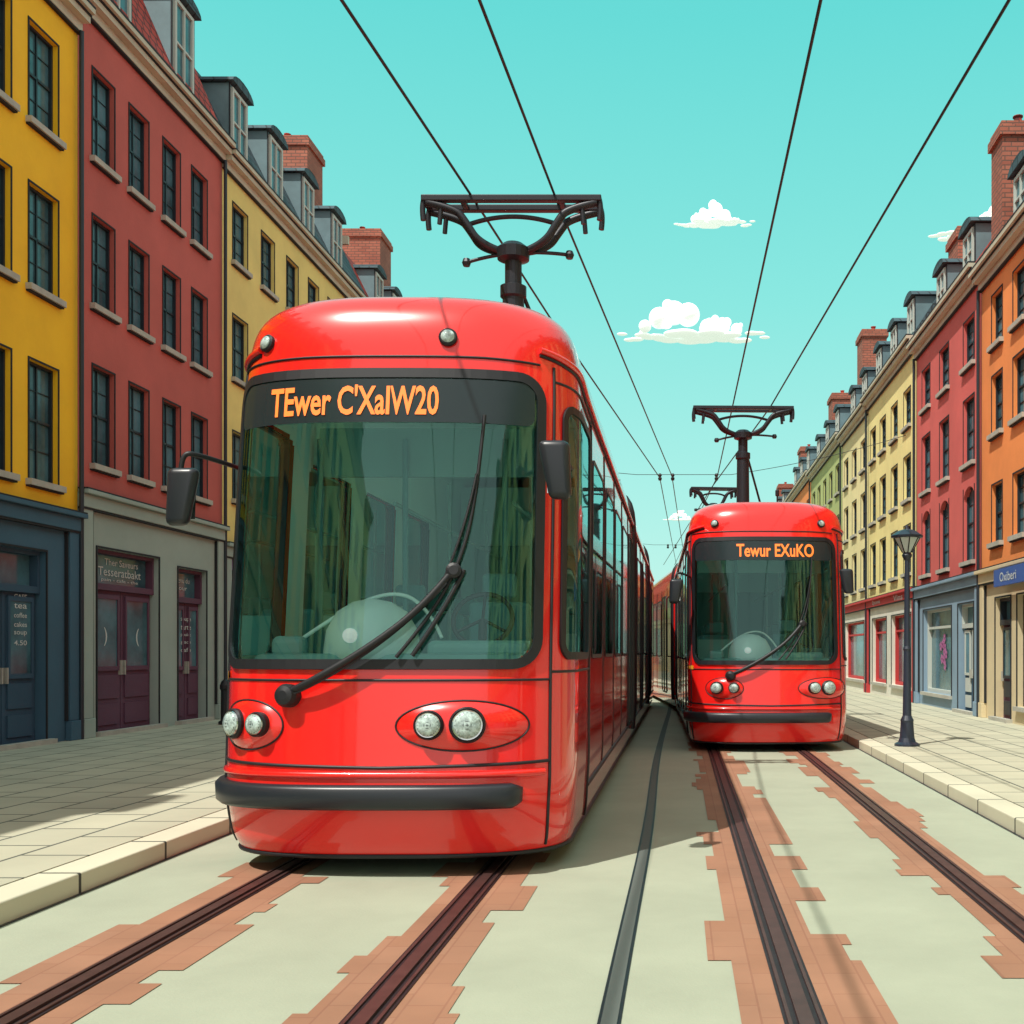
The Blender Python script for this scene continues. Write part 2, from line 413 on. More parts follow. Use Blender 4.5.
b1 = building('yellow_townhouse', -1, 9.0, 16.8, 11.2, YEL, [(3.9, 5.6), (6.65, 8.1), (9.0, 10.4)], [10.0, 11.2, 12.4, 13.6, 14.75, 15.9], .72, 3.5, gN,
         [(14.35, 15.95, PZ, 2.9, 'door'), (10, 13.4, .6, 3.0, 'shop')], SLATE, (10.5, 13, 15.5), ((10, -1.6, 1, 1, 15),))
for q, zc in ((14.75, 1.95), (15.55, 1.95)):
    for i, t in enumerate(('CAFE', 'tea', 'coffee', 'cakes', 'soup', '4.50')): facade_text(t, q, zc+.28-.13*i, .3, .07, -1, CHALK, b1, -.122)
b2 = building('red_townhouse', -1, 16.8, 22.1, 11.6, DRED, [(4.4, 5.95), (6.9, 8.3), (9.2, 10.6)], [17.55, 18.7, 19.9, 21.05], .66, 3.9, gS,
         [(17.35, 19.4, PZ, 3.1, 'door'), (20.15, 21.35, PZ, 3.0, 'door')], RTILE, (18.2, 20.6), ((21.7, -1.6, 1.1, .9, 16),), steep=2.4)
facade_text('Ther Saveurs', 18.5, 2.93, 1.1, .11, -1, CHALK, b2, -.19); facade_text('Tesseratbakt', 18.45, 2.77, 1.4, .14, -1, CHALK, b2, -.19); facade_text('pain - cafe - the', 18.45, 2.63, 1.2, .07, -1, CHALK, b2, -.19)
facade_text('menu du', 20.75, 2.8, .6, .1, -1, CHALK, b2, -.19); facade_text('jour', 20.75, 2.64, .4, .1, -1, CHALK, b2, -.19)
for i, t in enumerate(('soupe', 'tarte', 'poulet', 'glace', 'cafe')): facade_text(t, 20.75, 2.05-.14*i, .42, .08, -1, CHALK, b2, -.122)
facade_text(')', 17.85, 1.7, .1, .3, -1, CHALK, b2, -.122); facade_text('(', 18.9, 1.7, .1, .3, -1, CHALK, b2, -.122)
b3 = building('olive_townhouse', -1, 22.1, 32.6, 11.5, OLI, [(4.6, 6.0), (7.1, 8.4), (9.5, 10.7)], [23.0, 24.55, 26.1, 27.6, 29.1, 30.6, 31.9], .76, 3.6, gV,
         [(22.6, 25.4, .6, 3.1, 'shop'), (26.4, 27.6, PZ, 3.0, 'door'), (28.4, 31.8, .6, 3.1, 'shop')], SLATE, (23.2, 25.3, 27.5, 29.8), ((31.2, -1.8, 1.3, 1.3, 15.8),), steep=2.1)
b4 = building('brown_townhouse', -1, 32.6, 42, 11.4, BRN, [(4.6, 6.0), (7.1, 8.4), (9.4, 10.6)], [33.8, 35.6, 37.4, 39.2, 41], .8, 3.6, gS,
         [(33.4, 36.4, .6, 3.1, 'shop'), (37.4, 38.6, PZ, 3.0, 'door')], RTILE, (34, 36, 38.5, 40.8), ((38.5, -1.8, 1.4, 1.4, 16.0),), steep=2.1)
yy = 42
for i, (w, c, r) in enumerate(((10, PALE, SLATE), (11, ORA, SLATE), (12, GREEN, RTILE), (13, PINK, SLATE), (16, PALE, SLATE))):
    building(['pale_townhouse', 'orange_townhouse', 'green_townhouse', 'pink_townhouse', 'pale_townhouse'][i], -1, yy, yy+w, 11.2, c, [(4.6, 6.0), (7.1, 8.4), (9.4, 10.5)],
             [yy+1.2+k*1.9 for k in range(int((w-1.5)/1.9)+1)], .85, 3.6, gC, [(yy+1, yy+4, .6, 3.1, 'shop')], r, (yy+2, yy+5, yy+8), ((yy+w-1.5, -1.8, 1.3, 1.3, 15.5),))
    yy += w
building('orange_townhouse', -1, -2, 9.0, 10.8, ORA, [(4.2, 5.7), (6.8, 8.2), (9.0, 10.2)], [-.8+k*1.5 for k in range(7)], .8, 3.5, gC, [(0, 3.5, .6, 3, 'shop'), (5, 6.2, PZ, 3, 'door')], SLATE, (1, 4, 7))
building('pale_townhouse', -1, -15, -2, 11.4, PALE, [(4.2, 5.7), (6.8, 8.2), (9.0, 10.2)], [-14+k*1.6 for k in range(8)], .8, 3.5, gS, [(-12, -8, .6, 3, 'shop')], RTILE, (-12, -8, -5))

r1 = building('orange_townhouse', 1, 11.0, 22.6, 9.15, ORA, [(3.6, 4.75), (5.75, 6.9), (7.5, 8.5)], [21.5, 20.1, 18.7, 17.3, 15.9, 14.5, 13.1], .70, 3.05, gC,
         [(18.6, 20.2, .45, 2.5, 'shop'), (20.6, 21.6, PZ, 2.5, 'door'), (14, 17.5, .45, 2.5, 'shop')], SLATE, (20.3, 18, 15), ((21.7, -.40, .75, .7, 11.75),), steep=1.5)
sg = MB(); sg.box((18.7, .18, 2.68), (20.9, .24, 3.0), mkT(1)); sg.obj('shop_sign_board', pmat('sign_blue', (.02, .08, .35), .4), r1)
facade_text('Oxiberi', 20.0, 2.84, 1.0, .17, 1, CHALK, r1, .245)
r2 = building('pink_townhouse', 1, 22.6, 28.8, 9.4, PINK, [(3.4, 5.0), (5.5, 6.9), (7.6, 8.6)], [23.6, 25.8, 27.7], .88, 3.05, gB,
         [(23.2, 24.5, PZ, 2.5, 'door'), (25.1, 28.0, .45, 2.5, 'shop')], RTILE, (24, 26.5), ((28.0, -1.2, 1.0, .9, 12.1),), arch=(0,), steep=1.5)
FD = pmat('flower_decal', (.42, .13, .32), .6)
T_ = mkT(1); m = MB()
for k in range(9):
    cu, cz = 26.6+.32*math.cos(k*2.4)*(k/9)**.5, 1.45+.42*math.sin(k*2.4)*(k/9)**.5
    for j in range(5):
        a = j*2*math.pi/5+k; pu, pz = cu+.075*math.cos(a), cz+.075*math.sin(a)
        m.poly([T_(pu+.05*math.cos(t), -.19+.0004*(k*5+j), pz+.05*math.sin(t)) for t in [i*math.pi/4 for i in range(8)]])
m.obj('flower_decal', FD, r2, recalc=False)
r3 = building('pale_townhouse', 1, 28.8, 36.2, 9.7, PALE, [(3.6, 4.9), (5.6, 6.8), (7.6, 8.6)], [30.0, 31.8, 33.6, 35.3], .9, 3.1, gR,
         [(29.5, 32.2, .5, 2.5, 'shop'), (33, 35.4, .5, 2.5, 'shop')], SLATE, (30, 32.4, 34.8), (), steep=1.6)
for t, u in (('Vins', 30.8), ('Epicerie', 34.2)): facade_text(t, u, 2.98, 1.3, .16, 1, CHALK, r3, .105)
r4 = building('cream_townhouse', 1, 36.2, 42.0, 9.6, wm('cream', (.82, .74, .38)), [(3.6, 4.9), (5.6, 6.8), (7.6, 8.6)], [37.2, 39.1, 41], .9, 3.1, gR,
         [(37, 41.2, .5, 2.5, 'shop')], SLATE, (37.5, 40), ((42-.7, -1.0, 1.2, .9, 13.4),), steep=1.6)
yy = 42.0
for i, (w, c, r) in enumerate(((10, GREEN, SLATE), (13, ORA, SLATE), (14, PALE, RTILE), (15, PINK, SLATE), (18, PALE, SLATE))):
    building(['green_townhouse', 'orange_townhouse', 'pale_townhouse', 'pink_townhouse', 'cream_townhouse'][i], 1, yy, yy+w, 9.8+.2*(i % 2), c, [(3.6, 4.9), (5.6, 6.8), (7.7, 8.8)],
             [yy+1.3+k*1.9 for k in range(int((w-1.5)/1.9)+1)], .85, 3.1, (gB, gC, gS, gC, gB)[i], [(yy+1, yy+4, .5, 2.5, 'shop')], r, (yy+2, yy+5, yy+8), ((yy+w-1.5, -1.2, 1.3, 1, 13.2),), steep=1.6)
    yy += w
building('pale_townhouse', 1, 0, 11.0, 9.4, PALE, [(3.6, 4.9), (5.6, 6.8), (7.6, 8.6)], [1.2+k*1.7 for k in range(6)], .8, 3.05, gR, [(1, 4, .5, 2.5, 'shop')], SLATE, (3, 7), steep=1.5)
building('green_townhouse', 1, -14, 0, 9.9, GREEN, [(3.6, 4.9), (5.6, 6.8), (7.6, 8.6)], [-13+k*1.7 for k in range(8)], .8, 3.05, gB, [(-10, -5, .5, 2.5, 'shop')], RTILE, (-10, -5), steep=1.5)

# ------------------------------------------------------------ trams
VK = [  # z, yf, inset
 (.13, .12, .04), (.25, .045, .012), (.45, 0, -.005), (.62, 0, -.015), (.78, .012, -.015), (1.3, .05, -.015), (1.9, .13, -.015), (2.6, .225, -.015), (3.1, .295, -.012),
 (3.35, .335, -.005), (3.55, .365, .01), (3.70, .41, .045), (3.81, .485, .115), (3.89, .61, .23), (3.93, .79, .39), (3.945, 1.05, .65)]
ZTOP = 3.935
def herm(v, k):
    n = len(VK)-1; i = min(n-1, max(0, int(v))); t = v-i
    p0, p1 = VK[i][k], VK[i+1][k]
    m0 = (VK[i+1][k]-VK[max(0, i-1)][k])/2 if i > 0 else p1-p0
    m1 = (VK[min(n, i+2)][k]-VK[i][k])/2 if i+1 < n else p1-p0
    return (2*t**3-3*t*t+1)*p0+(t**3-2*t*t+t)*m0+(-2*t**3+3*t*t)*p1+(t**3-t*t)*m1
def v_of_z(z):
    lo, hi = 0.0, len(VK)-1.0
    for _ in range(30):
        m = (lo+hi)/2
        if herm(m, 0) < z: lo = m
        else: hi = m
    return (lo+hi)/2

class Surf:
    def __init__(s, L, W=1.17, d=.8, n=2.9, nose=1.0):
        s.L, s.W, s.d, s.n, s.nose = L, W, d, n, nose
        s.tab = [(0, 0)]; px, py = 0, 0; q = 0
        for i in range(1, 401):
            t = math.pi/2*i/400
            x, y = s.sup(t, W); q += math.hypot(x-px, y-py); px, py = x, y
            s.tab.append((q, t))
        s.Q0 = q; s.QE = q+L-d
    def sup(s, t, w):
        return w*abs(math.sin(t))**(2/s.n), s.d*(1-abs(math.cos(t))**(2/s.n))
    def t_of_q(s, q):
        lo, hi = 0, 400
        while hi-lo > 1:
            m = (lo+hi)//2
            if s.tab[m][0] < q: lo = m
            else: hi = m
        a, b = s.tab[lo], s.tab[hi]
        return a[1]+(b[1]-a[1])*(q-a[0])/max(1e-9, b[0]-a[0])
    def pv(s, q, v):
        z, yf, ins = herm(v, 0), herm(v, 1)*s.nose, herm(v, 2)
        w = s.W-ins; a = abs(q); sg = 1 if q >= 0 else -1
        if a < s.Q0:
            t = s.t_of_q(a); x, y = s.sup(t, w)
            if a < s.tab[1][0]*2: x = w*a/s.W; y = 0
            return Vector((sg*x, yf+y, z))
        return Vector((sg*w, yf+s.d+(a-s.Q0)*(s.L-s.d-yf)/(s.L-s.d), z))
    def P(s, q, z, off=0):
        v = v_of_z(z); p = s.pv(q, v)
        if off == 0: return p
        e = .01
        du = s.pv(q+e, v)-s.pv(q-e, v); dv = s.pv(q, min(v+e, len(VK)-1))-s.pv(q, max(0, v-e))
        return p+du.cross(dv).normalized()*off
    def q_of_x(s, x):
        a = abs(x); lo, hi = 0, s.Q0
        for _ in range(30):
            m = (lo+hi)/2
            if s.sup(s.t_of_q(m), s.W)[0] < a: lo = m
            else: hi = m
        return lo if x >= 0 else -lo

def rr_inside(q, z, R, sh=0):
    q0, q1, z0, z1, r = R; q0 += sh; q1 -= sh; z0 += sh; z1 -= sh
    if not (q0 < q < q1 and z0 < z < z1): return False
    dx = max(q0+r-q, q-(q1-r), 0); dz = max(z0+r-z, z-(z1-r), 0)
    return dx*dx+dz*dz < r*r
def rr_loop(R, sh=0, seg=.12, nc=8):
    q0, q1, z0, z1, r = R; q0 -= sh; q1 += sh; z0 -= sh; z1 += sh; r = max(.001, r+sh)
    pts = []
    nq = max(1, int((R[1]-R[0])/seg)); nz = max(1, int((R[3]-R[2])/seg))
    cs = [((q1-r, z0+r), -90), ((q1-r, z1-r), 0), ((q0+r, z1-r), 90), ((q0+r, z0+r), 180)]
    for ci, (c, a0) in enumerate(cs):
        for k in range(nc+1):
            a = math.radians(a0+90*k/nc); pts.append((c[0]+r*math.cos(a), c[1]+r*math.sin(a)))
        c2, a2 = cs[(ci+1) % 4]; e = pts[-1]; a = math.radians(a2); nx = (c2[0]+r*math.cos(a), c2[1]+r*math.sin(a))
        n = nz if ci % 2 == 0 else nq
        for k in range(1, n): pts.append((e[0]+(nx[0]-e[0])*k/n, e[1]+(nx[1]-e[1])*k/n))
    return pts
def patch(mb, S, R, off, seg=.08):
    q0, q1, z0, z1, r = R; nc = 6
    zs = [z0+r*(1-math.cos(math.pi/2*i/nc)) for i in range(nc)]
    n = max(1, int((z1-z0-2*r)/.12)); zs += [z0+r+(z1-z0-2*r)*i/n for i in range(n+1)]
    zs += [z1-r*(1-math.cos(math.pi/2*i/nc)) for i in range(nc-1, -1, -1)]
    nq = max(2, int((q1-q0)/seg)); base = len(mb.v)
    for z in zs:
        dz = min(z-z0, z1-z); ins = 0
        if dz < r: ins = r-math.sqrt(max(0, r*r-(r-dz)**2))
        for i in range(nq+1):
            mb.v.append(tuple(S.P(q0+ins+(q1-q0-2*ins)*i/nq, z, off)))
    for j in range(len(zs)-1):
        for i in range(nq):
            a = base+j*(nq+1)+i; mb.f.append((a, a+1, a+nq+2, a+nq+1))
def framering(mb, S, R, so, si, off, base_off=0.0):
    A = rr_loop(R, so); B = rr_loop(R, si); n = len(A)
    rows = [[S.P(q, z, base_off) for q, z in A], [S.P(q, z, off) for q, z in A], [S.P(q, z, off) for q, z in B], [S.P(q, z, base_off-.03) for q, z in B]]
    b = len(mb.v)
    for r in rows: mb.v += [tuple(p) for p in r]
    for j in range(3):
        for i in range(n):
            k = (i+1) % n; mb.f.append((b+j*n+i, b+j*n+k, b+(j+1)*n+k, b+(j+1)*n+i))

def seam(name, S, pts, r, parent, off=.003, mat=None, cyclic=False):
    out = []
    for (a, b) in zip(pts[:-1], pts[1:]):
        n = max(1, int(math.hypot(b[0]-a[0], b[1]-a[1])/.06))
        out += [S.P(a[0]+(b[0]-a[0])*i/n, a[1]+(b[1]-a[1])*i/n, off) for i in range(n)]
    out.append(S.P(*pts[-1], off))
    return curve(name, out, r, mat or BLACK, parent, cyclic)

def orient(S, q, z, off):
    p = S.P(q, z, off); n = (S.P(q, z, off+.1)-p).normalized()
    return Matrix.Translation(p) @ n.to_track_quat('Z', 'Y').to_matrix().to_4x4()

def shell(S, holes, off, fine, name, mat, e, qs):
    nv = len(VK)-1; k = 92 if fine else 26; ztr = 3.35
    vl = [v_of_z(.13+(ztr-.13)*i/k) for i in range(k+1)]; v33 = vl[-1]; vl[0] = 0
    vl += [v33+(nv-v33)*i/18 for i in range(1, 19)]
    m = MB(); N = len(qs)
    for v in vl:
        for q in qs:
            p = S.pv(q, v)
            if off:
                e_ = .01; du = S.pv(q+e_, v)-S.pv(q-e_, v); dv = S.pv(q, min(v+e_, nv))-S.pv(q, max(0, v-e_))
                nn = du.cross(dv)
                if nn.length > 0: p = p+nn.normalized()*off
            m.v.append(tuple(p))
    for j in range(len(vl)-1):
        zc = herm((vl[j]+vl[j+1])/2, 0)
        for i in range(N-1):
            qc = (qs[i]+qs[i+1])/2
            if any(rr_inside(qc, zc, h, .015) for h in holes): continue
            m.f.append((j*N+i, j*N+i+1, (j+1)*N+i+1, (j+1)*N+i))
    t = (len(vl)-1)*N
    for i in range(N//2-1): m.f.append((t+i, t+i+1, t+N-2-i, t+N-1-i))
    loop = [j*N for j in range(len(vl))]+[j*N+N-1 for j in range(len(vl)-1, -1, -1)]
    m.f.append(tuple(loop))
    return m.obj(name, mat, e, smooth=True, recalc=False)

def qlist(S, fine=True, fq=2.5):
    half = []
    q = 0
    fq = min(fq, S.QE-.1)
    while q < fq: half.append(q); q += (.038 if fine else .1)
    n = max(1, int((S.QE-fq)/.5)); half += [fq+(S.QE-fq)*i/n for i in range(n+1)]
    return [-q for q in half[::-1][:-1]]+[0.0]+half[1:]

def pantograph(e, y, top, w=1.9, roof=ZTOP, x=0):
    m = MB()
    m.box((x-.45, y-.5, roof+.12), (x+.45, y-.42, roof+.18)); m.box((x-.45, y+.42, roof+.12), (x+.45, y+.5, roof+.18))
    m.box((x-.45, y-.42, roof+.12), (x-.39, y+.42, roof+.18)); m.box((x+.39, y-.42, roof+.12), (x+.45, y+.42, roof+.18))
    for a in (-.42, .42):
        for b in (-.46, .46): lathe(m, [(.05, 0), (.07, .03), (.05, .05), (.07, .08), (.05, .12)], 12, (x+a, y+b, roof))
    lathe(m, [(.22, roof), (.22, roof+.3), (.125, roof+.4), (.115, top-1.05), (.14, top-1.03), (.14, top-.92), (.09, top-.9), (.09, top-.66), (.17, top-.63), (.18, top-.52), (.1, top-.46)], 20, (x, y, 0))
    m.obj('pantograph_mast', DARK, e)
    hw = w/2; bz = top
    m = MB()
    for dy in (-.13, .13):
        m.box((x-hw, y+dy-.045, bz-.065), (x+hw, y+dy+.045, bz))
    for a in (-hw*.55, hw*.55, -hw+.03, hw-.03): m.box((x+a-.03, y-.085, bz-.06), (x+a+.03, y+.085, bz-.01))
    m.obj('pantograph_head', DARK, e, bevel=.01)
    for dy in (-.13, .13):
        for s in (-1, 1):
            curve('pantograph_arm', [(x+s*.1, y, top-.55), (x+s*hw*.36, y+dy*.7, top-.50), (x+s*hw*.52, y+dy, top-.26), (x+s*hw*.62, y+dy, top-.14), (x+s*hw*.95, y+dy, top-.07)], .042, DARK, e, smooth=True)
            curve('pantograph_horn', [(x+s*hw*.97, y+dy, bz-.03), (x+s*hw*1.0, y+dy, bz-.1), (x+s*(hw-.02), y+dy, bz-.26)], .03, DARK, e, smooth=True)
            curve('pantograph_strut', [(x+s*hw*.78, y+dy, bz-.08), (x+s*hw*.80, y+dy, bz-.30)], .026, DARK, e)
    curve('pantograph_brace', [(x-hw*.52, y, top-.26), (x-.25, y, top-.17), (x+.25, y, top-.17), (x+hw*.52, y, top-.26)], .026, DARK, e, smooth=True)
    curve('pantograph_stay', [(x-.5, y, top-.66), (x, y, top-.5), (x+.6, y, top-.58)], .02, DARK, e, smooth=True)
    curve('pantograph_link', [(x+.08, y+.02, top-.95), (x+.5, y+.8, roof+.35)], .022, DARK, e)
    m = MB()
    for a in (-.5, .6): lathe(m, [(.035, -.04), (.05, 0), (.035, .04)], 10, (x+a, y, top-(.66 if a < 0 else .58)))
    m.obj('pantograph_insulators', DARK, e)

WL, GAP = 1.2, .39
QS = 2.66
def side_rects(q0, n): return [(q0+k*(WL+GAP), q0+k*(WL+GAP)+WL, 1.42, 3.02, .12) for k in range(n)]
def side_windows(S, e, q0, q1, doors=(), nopen=0):
    G, F, H = MB(), MB(), MB()
    for sg in (-1, 1):
        q = q0; k = 0
        while q+WL < q1:
            a, b = (q, q+WL) if sg > 0 else (-q-WL, -q)
            tgt = H if k < nopen else G
            if k in doors:
                R = (a+.02, b-.02, .42, 3.08, .08); patch(tgt, S, R, .006); framering(F, S, R, .026, -.014, .014)
                seam('door_split', S, [((a+b)/2, .42), ((a+b)/2, 3.08)], .014, e, .01)
            else:
                R = (a, b, 1.42, 3.02, .12); patch(tgt, S, R, .006); framering(F, S, R, .020, -.014, .010)
            m = (b if sg > 0 else a)+sg*GAP/2
            seam('panel_joint', S, [(m, .45), (m, 3.3)], .006, e)
            q += WL+GAP; k += 1
    G.obj('side_glass', SGLASS, e, smooth=True, recalc=False); F.obj('side_window_frames', BLACK, e, recalc=False)
    if H.v: H.obj('saloon_glass', WIND, e, smooth=True, recalc=False)

def underframe(e, y0, y1, W=1.0):
    m = MB(); m.box((-W, y0, .14), (W, y1, .40)); m.obj('underframe', BLACK, e)
    m = MB(); y = y0+1.0
    while y < y1-1.5:
        for dy in (0, 1.3):
            for s in (-1, 1):
                Mx = Matrix.Rotation(math.pi/2, 4, 'Y')
                lathe(m, [(.27, -.05), (.3, -.04), (.3, .03), (.2, .05)], 24, (s*.68, y+dy, .31), Mx)
        y += 6.5
    m.obj('wheels', DARK, e)

def bellows(e, S, q, n=5):
    for k in range(n):
        qq = q+k*.09
        zz = [.3+i*.15 for i in range(22)]+[3.6, 3.7, 3.8, 3.88]
        curve('bellows_rib', [S.P(qq, z, .004) for z in zz]+[S.P(-qq, z, .004) for z in zz[::-1]], .045, BLACK, e)

def tram(loc, rz, L, txt, tcx, lights, markers, tw=1.12, pantos=(), sc=(1, 1, 1), panx=0):
    e = empty('red_tram', loc, rz); e.scale = sc
    S = Surf(L)
    WS = (-1.19, .985, 1.37, 3.29, .17)
    DW = (1.20, 2.28, 1.42, 3.14, .10)
    DWl = (-2.28, -1.36, 1.42, 3.14, .10)
    SR = side_rects(QS, 3); SRl = [(-b, -a, c, d, r) for a, b, c, d, r in SR]
    holes = [WS, DW, DWl]+SR+SRl
    qs = qlist(S, True, 7.2)
    shell(S, holes, 0, True, 'body_shell', RED, e, qs)
    shell(S, holes, -.05, True, 'interior_lining', TEAL, e, qs)
    g = MB(); patch(g, S, WS, .010); g.obj('windscreen', WIND, e, smooth=True, recalc=False)
    g = MB(); patch(g, S, DW, .008); patch(g, S, DWl, .008); g.obj('cab_side_glass', WIND, e, smooth=True, recalc=False)
    F = MB(); framering(F, S, WS, .032, -.032, .022); framering(F, S, DW, .022, -.03, .018); framering(F, S, DWl, .022, -.03, .018)
    F.obj('windscreen_gasket', BLACK, e, recalc=False)
    g = MB(); patch(g, S, (-1.14, .935, 2.955, 3.25, .06), .016); g.obj('destination_blind', SIGNB, e, smooth=True, recalc=False)
    vs, fs = textmesh(txt, tw, .205, .02)
    m = MB(); m.v = [tuple(S.P(S.q_of_x(x+tcx), 3.105+y, .022)) for x, y in vs]; m.f = fs; m.obj('destination_text', LED, e, recalc=False)
    seam('skirt_seam', S, [(-1.9, .80), (-1.2, .74), (0, .715), (1.1, .74)], .011, e)
    seam('waist_line', S, [(-1.6, 1.27), (1.1, 1.27)], .008, e)
    for s in (1, -1):
        a = 1.095 if s > 0 else 1.29
        seam('door_seam', S, [(s*a, .18), (s*a, 3.40)], .011, e)
        seam('door_seam', S, [(s*2.44, .18), (s*2.44, 3.30)], .013, e)
        seam('door_head_seam', S, [(s*a, 3.30), (s*2.44, 3.27)], .009, e)
        seam('door_sill_seam', S, [(s*a, 1.32), (s*2.44, 1.32)], .009, e)
        seam('roof_rim', S, [(s*.98, 3.50), (s*1.25, 3.46), (s*2.0, 3.40), (s*3.0, 3.38), (s*(S.QE-.2), 3.38)], .024, e, .012, RED)
        seam('roof_rim_outline', S, [(s*.98, 3.468), (s*1.25, 3.428), (s*2.0, 3.368), (s*3.0, 3.348), (s*(S.QE-.2), 3.348)], .012, e, .004)  # black tube added as an outline below the roof rim
        seam('lower_rail', S, [(s*2.47, .42), (s*(S.QE-.2), .42)], .018, e)
    seam('roof_edge', S, [(-1.30, 3.40), (-.6, 3.41), (.6, 3.41), (.98, 3.40)], .008, e)
    seam('bottom_edge', S, [(-(S.QE-.1), .14), (-2, .14), (0, .14), (2, .14), (S.QE-.1, .14)], .016, e)
    m = MB(); zs = [(.46, .0), (.46, .05), (.485, .075), (.585, .075), (.61, .05), (.61, .0)]
    N = 60
    q0, q1 = -1.6, .90
    for j, (z, o) in enumerate(zs):
        for i in range(N+1):
            q = q0+(q1-q0)*i/N; ed = min(i, N-i)/2.0; oo = o*min(1, ed)**.5
            zc = .535+(z-.535)*(.6+.4*min(1, ed))
            m.v.append(tuple(S.P(q, zc, oo)))
    for j in range(5):
        for i in range(N): a = j*(N+1)+i; m.f.append((a, a+1, a+N+2, a+N+1))
    m.obj('bumper', BUMP, e, smooth=True)
    seam('bumper_lip', S, [(-1.6, .67), (1.05, .67)], .025, e, .0, RED)
    for (xc, w) in ((sum(lights[:2])/2-.03, .28), (sum(lights[2:])/2+.09, .42)):
        Q = S.q_of_x(max(-1.12, min(1.12, xc)))
        m = MB(); nr = 8; ns = 36; hgt = .16
        m.v.append(tuple(S.P(Q, .98, .05)))
        for r in range(1, nr+1):
            f = r/nr
            for k in range(ns):
                a = 2*math.pi*k/ns
                m.v.append(tuple(S.P(Q+w*f*math.cos(a), .98+hgt*f*math.sin(a), .05*(1-f**3)+.001)))
        for k in range(ns): m.f.append((0, 1+k, 1+(k+1) % ns))
        for r in range(nr-1):
            for k in range(ns):
                a = 1+r*ns+k; b = 1+r*ns+(k+1) % ns; m.f.append((a, a+ns, b+ns, b))
        m.obj('headlamp_fairing', RED, e, smooth=True)
        seam('fairing_seam', S, [(Q+w*math.cos(2*math.pi*k/40), .98+hgt*math.sin(2*math.pi*k/40)) for k in range(40)], .006, e, .004, cyclic=True)
    for i, x in enumerate(lights):
        r = (.085, .07, .082, .10)[i]
        M = orient(S, S.q_of_x(x), .985, .035)
        m = MB(); lathe(m, [(r*1.14, -.02), (r*1.16, .03), (r*1.05, .045), (r*.98, .04), (r*.98, 0)], 28, (0, 0, 0), M); m.obj('headlamp_bezel', BLACK, e)
        m = MB(); lathe(m, [(r*.99, .044), (r*.95, .052), (r*.86, .05)], 28, (0, 0, 0), M); m.obj('headlamp_rim', CHROME, e)
        m = MB(); lathe(m, [(r*.9, .03), (r*.88, .05), (r*.78, .062), (r*.5, .072), (r*.12, .078)], 28, (0, 0, 0), M); m.obj('headlamp_lens', LENS, e, smooth=True)
        for k in range(-3, 4):
            h = math.sqrt(max(0, (r*.8)**2-(k*r*.24)**2)); t = k*r*.24; zc = .0785-.0022*k*k
            curve('lens_rib', [M @ Vector((t, -h, .060)), M @ Vector((t, 0, zc)), M @ Vector((t, h, .060))], .0022, DARK, e)
            curve('lens_rib', [M @ Vector((-h, t, .060)), M @ Vector((0, t, zc)), M @ Vector((h, t, .060))], .0022, DARK, e)
    for x in markers:
        M = orient(S, S.q_of_x(x), 3.54, .0)
        m = MB(); lathe(m, [(.06, -.02), (.062, .02), (.052, .03), (.047, .028)], 20, (0, 0, 0), M); m.obj('marker_bezel', BLACK, e)
        m = MB(); lathe(m, [(.047, .025), (.044, .035), (.02, .045)], 20, (0, 0, 0), M); m.obj('marker_lens', LENS, e, smooth=True)
    g = MB(); patch(g, S, (-1.42, -1.20, 1.265, 1.325, .01), .012); g.obj('side_indicator', AMBER, e)
    def sp(x, z, o): return S.P(S.q_of_x(x), z, o)
    curve('wiper_arm', [sp(-.57, 1.19, .05), sp(-.45, 1.23, .09), sp(-.05, 1.47, .09), sp(.28, 1.74, .085), sp(.44, 1.97, .07)], .024, BLACK, e, smooth=True)
    curve('wiper_link', [sp(-.57, 1.16, .07), sp(.0, 1.40, .1), sp(.40, 1.88, .08)], .010, DARK, e, smooth=True)
    curve('wiper_blade', [sp(.10, 1.41, .05), sp(.27, 1.62, .05), sp(.46, 1.97, .055), sp(.56, 2.4, .05), sp(.60, 3.0, .045)], .012, BLACK, e, smooth=True)
    curve('wiper_blade_backing', [sp(.36, 1.85, .07), sp(.50, 2.2, .075), sp(.56, 2.6, .06)], .009, BLACK, e, smooth=True)
    curve('wiper_blade_backing', [sp(.50, 1.97, .05), sp(.40, 1.72, .06), sp(.20, 1.42, .05)], .015, BLACK, e, smooth=True)
    M = orient(S, S.q_of_x(-.58), 1.17, 0)
    m = MB(); lathe(m, [(.075, -.01), (.075, .06), (.06, .09), (.03, .1)], 20, (0, 0, 0), M); lathe(m, [(.05, 0), (.05, .05), (.03, .06)], 16, (0, 0, 0), orient(S, S.q_of_x(.44), 1.96, .04)); m.obj('wiper_hub', BLACK, e)
    for s, xm, ym, zm in ((-1, -1.38, .28, 2.47), (1, 1.11, .12, 2.62)):
        bm = bmesh.new(); bmesh.ops.create_cube(bm, size=1)
        for v in bm.verts: v.co = Vector((v.co.x*.175, v.co.y*.10, v.co.z*.38))
        bmesh.ops.bevel(bm, geom=bm.edges[:], offset=.045, segments=4, profile=.5, affect='EDGES')
        for v in bm.verts:
            v.co.x *= 1+.2*(v.co.z/.2); v.co.x += .12*v.co.z*-s; v.co += Vector((xm, ym, zm))
        me = bpy.data.meshes.new('mirror_housing'); bm.to_mesh(me); bm.free(); me.materials.append(BUMP)
        for p in me.polygons: p.use_smooth = True
        o = bpy.data.objects.new('mirror_housing', me); scene.collection.objects.link(o); o.parent = e
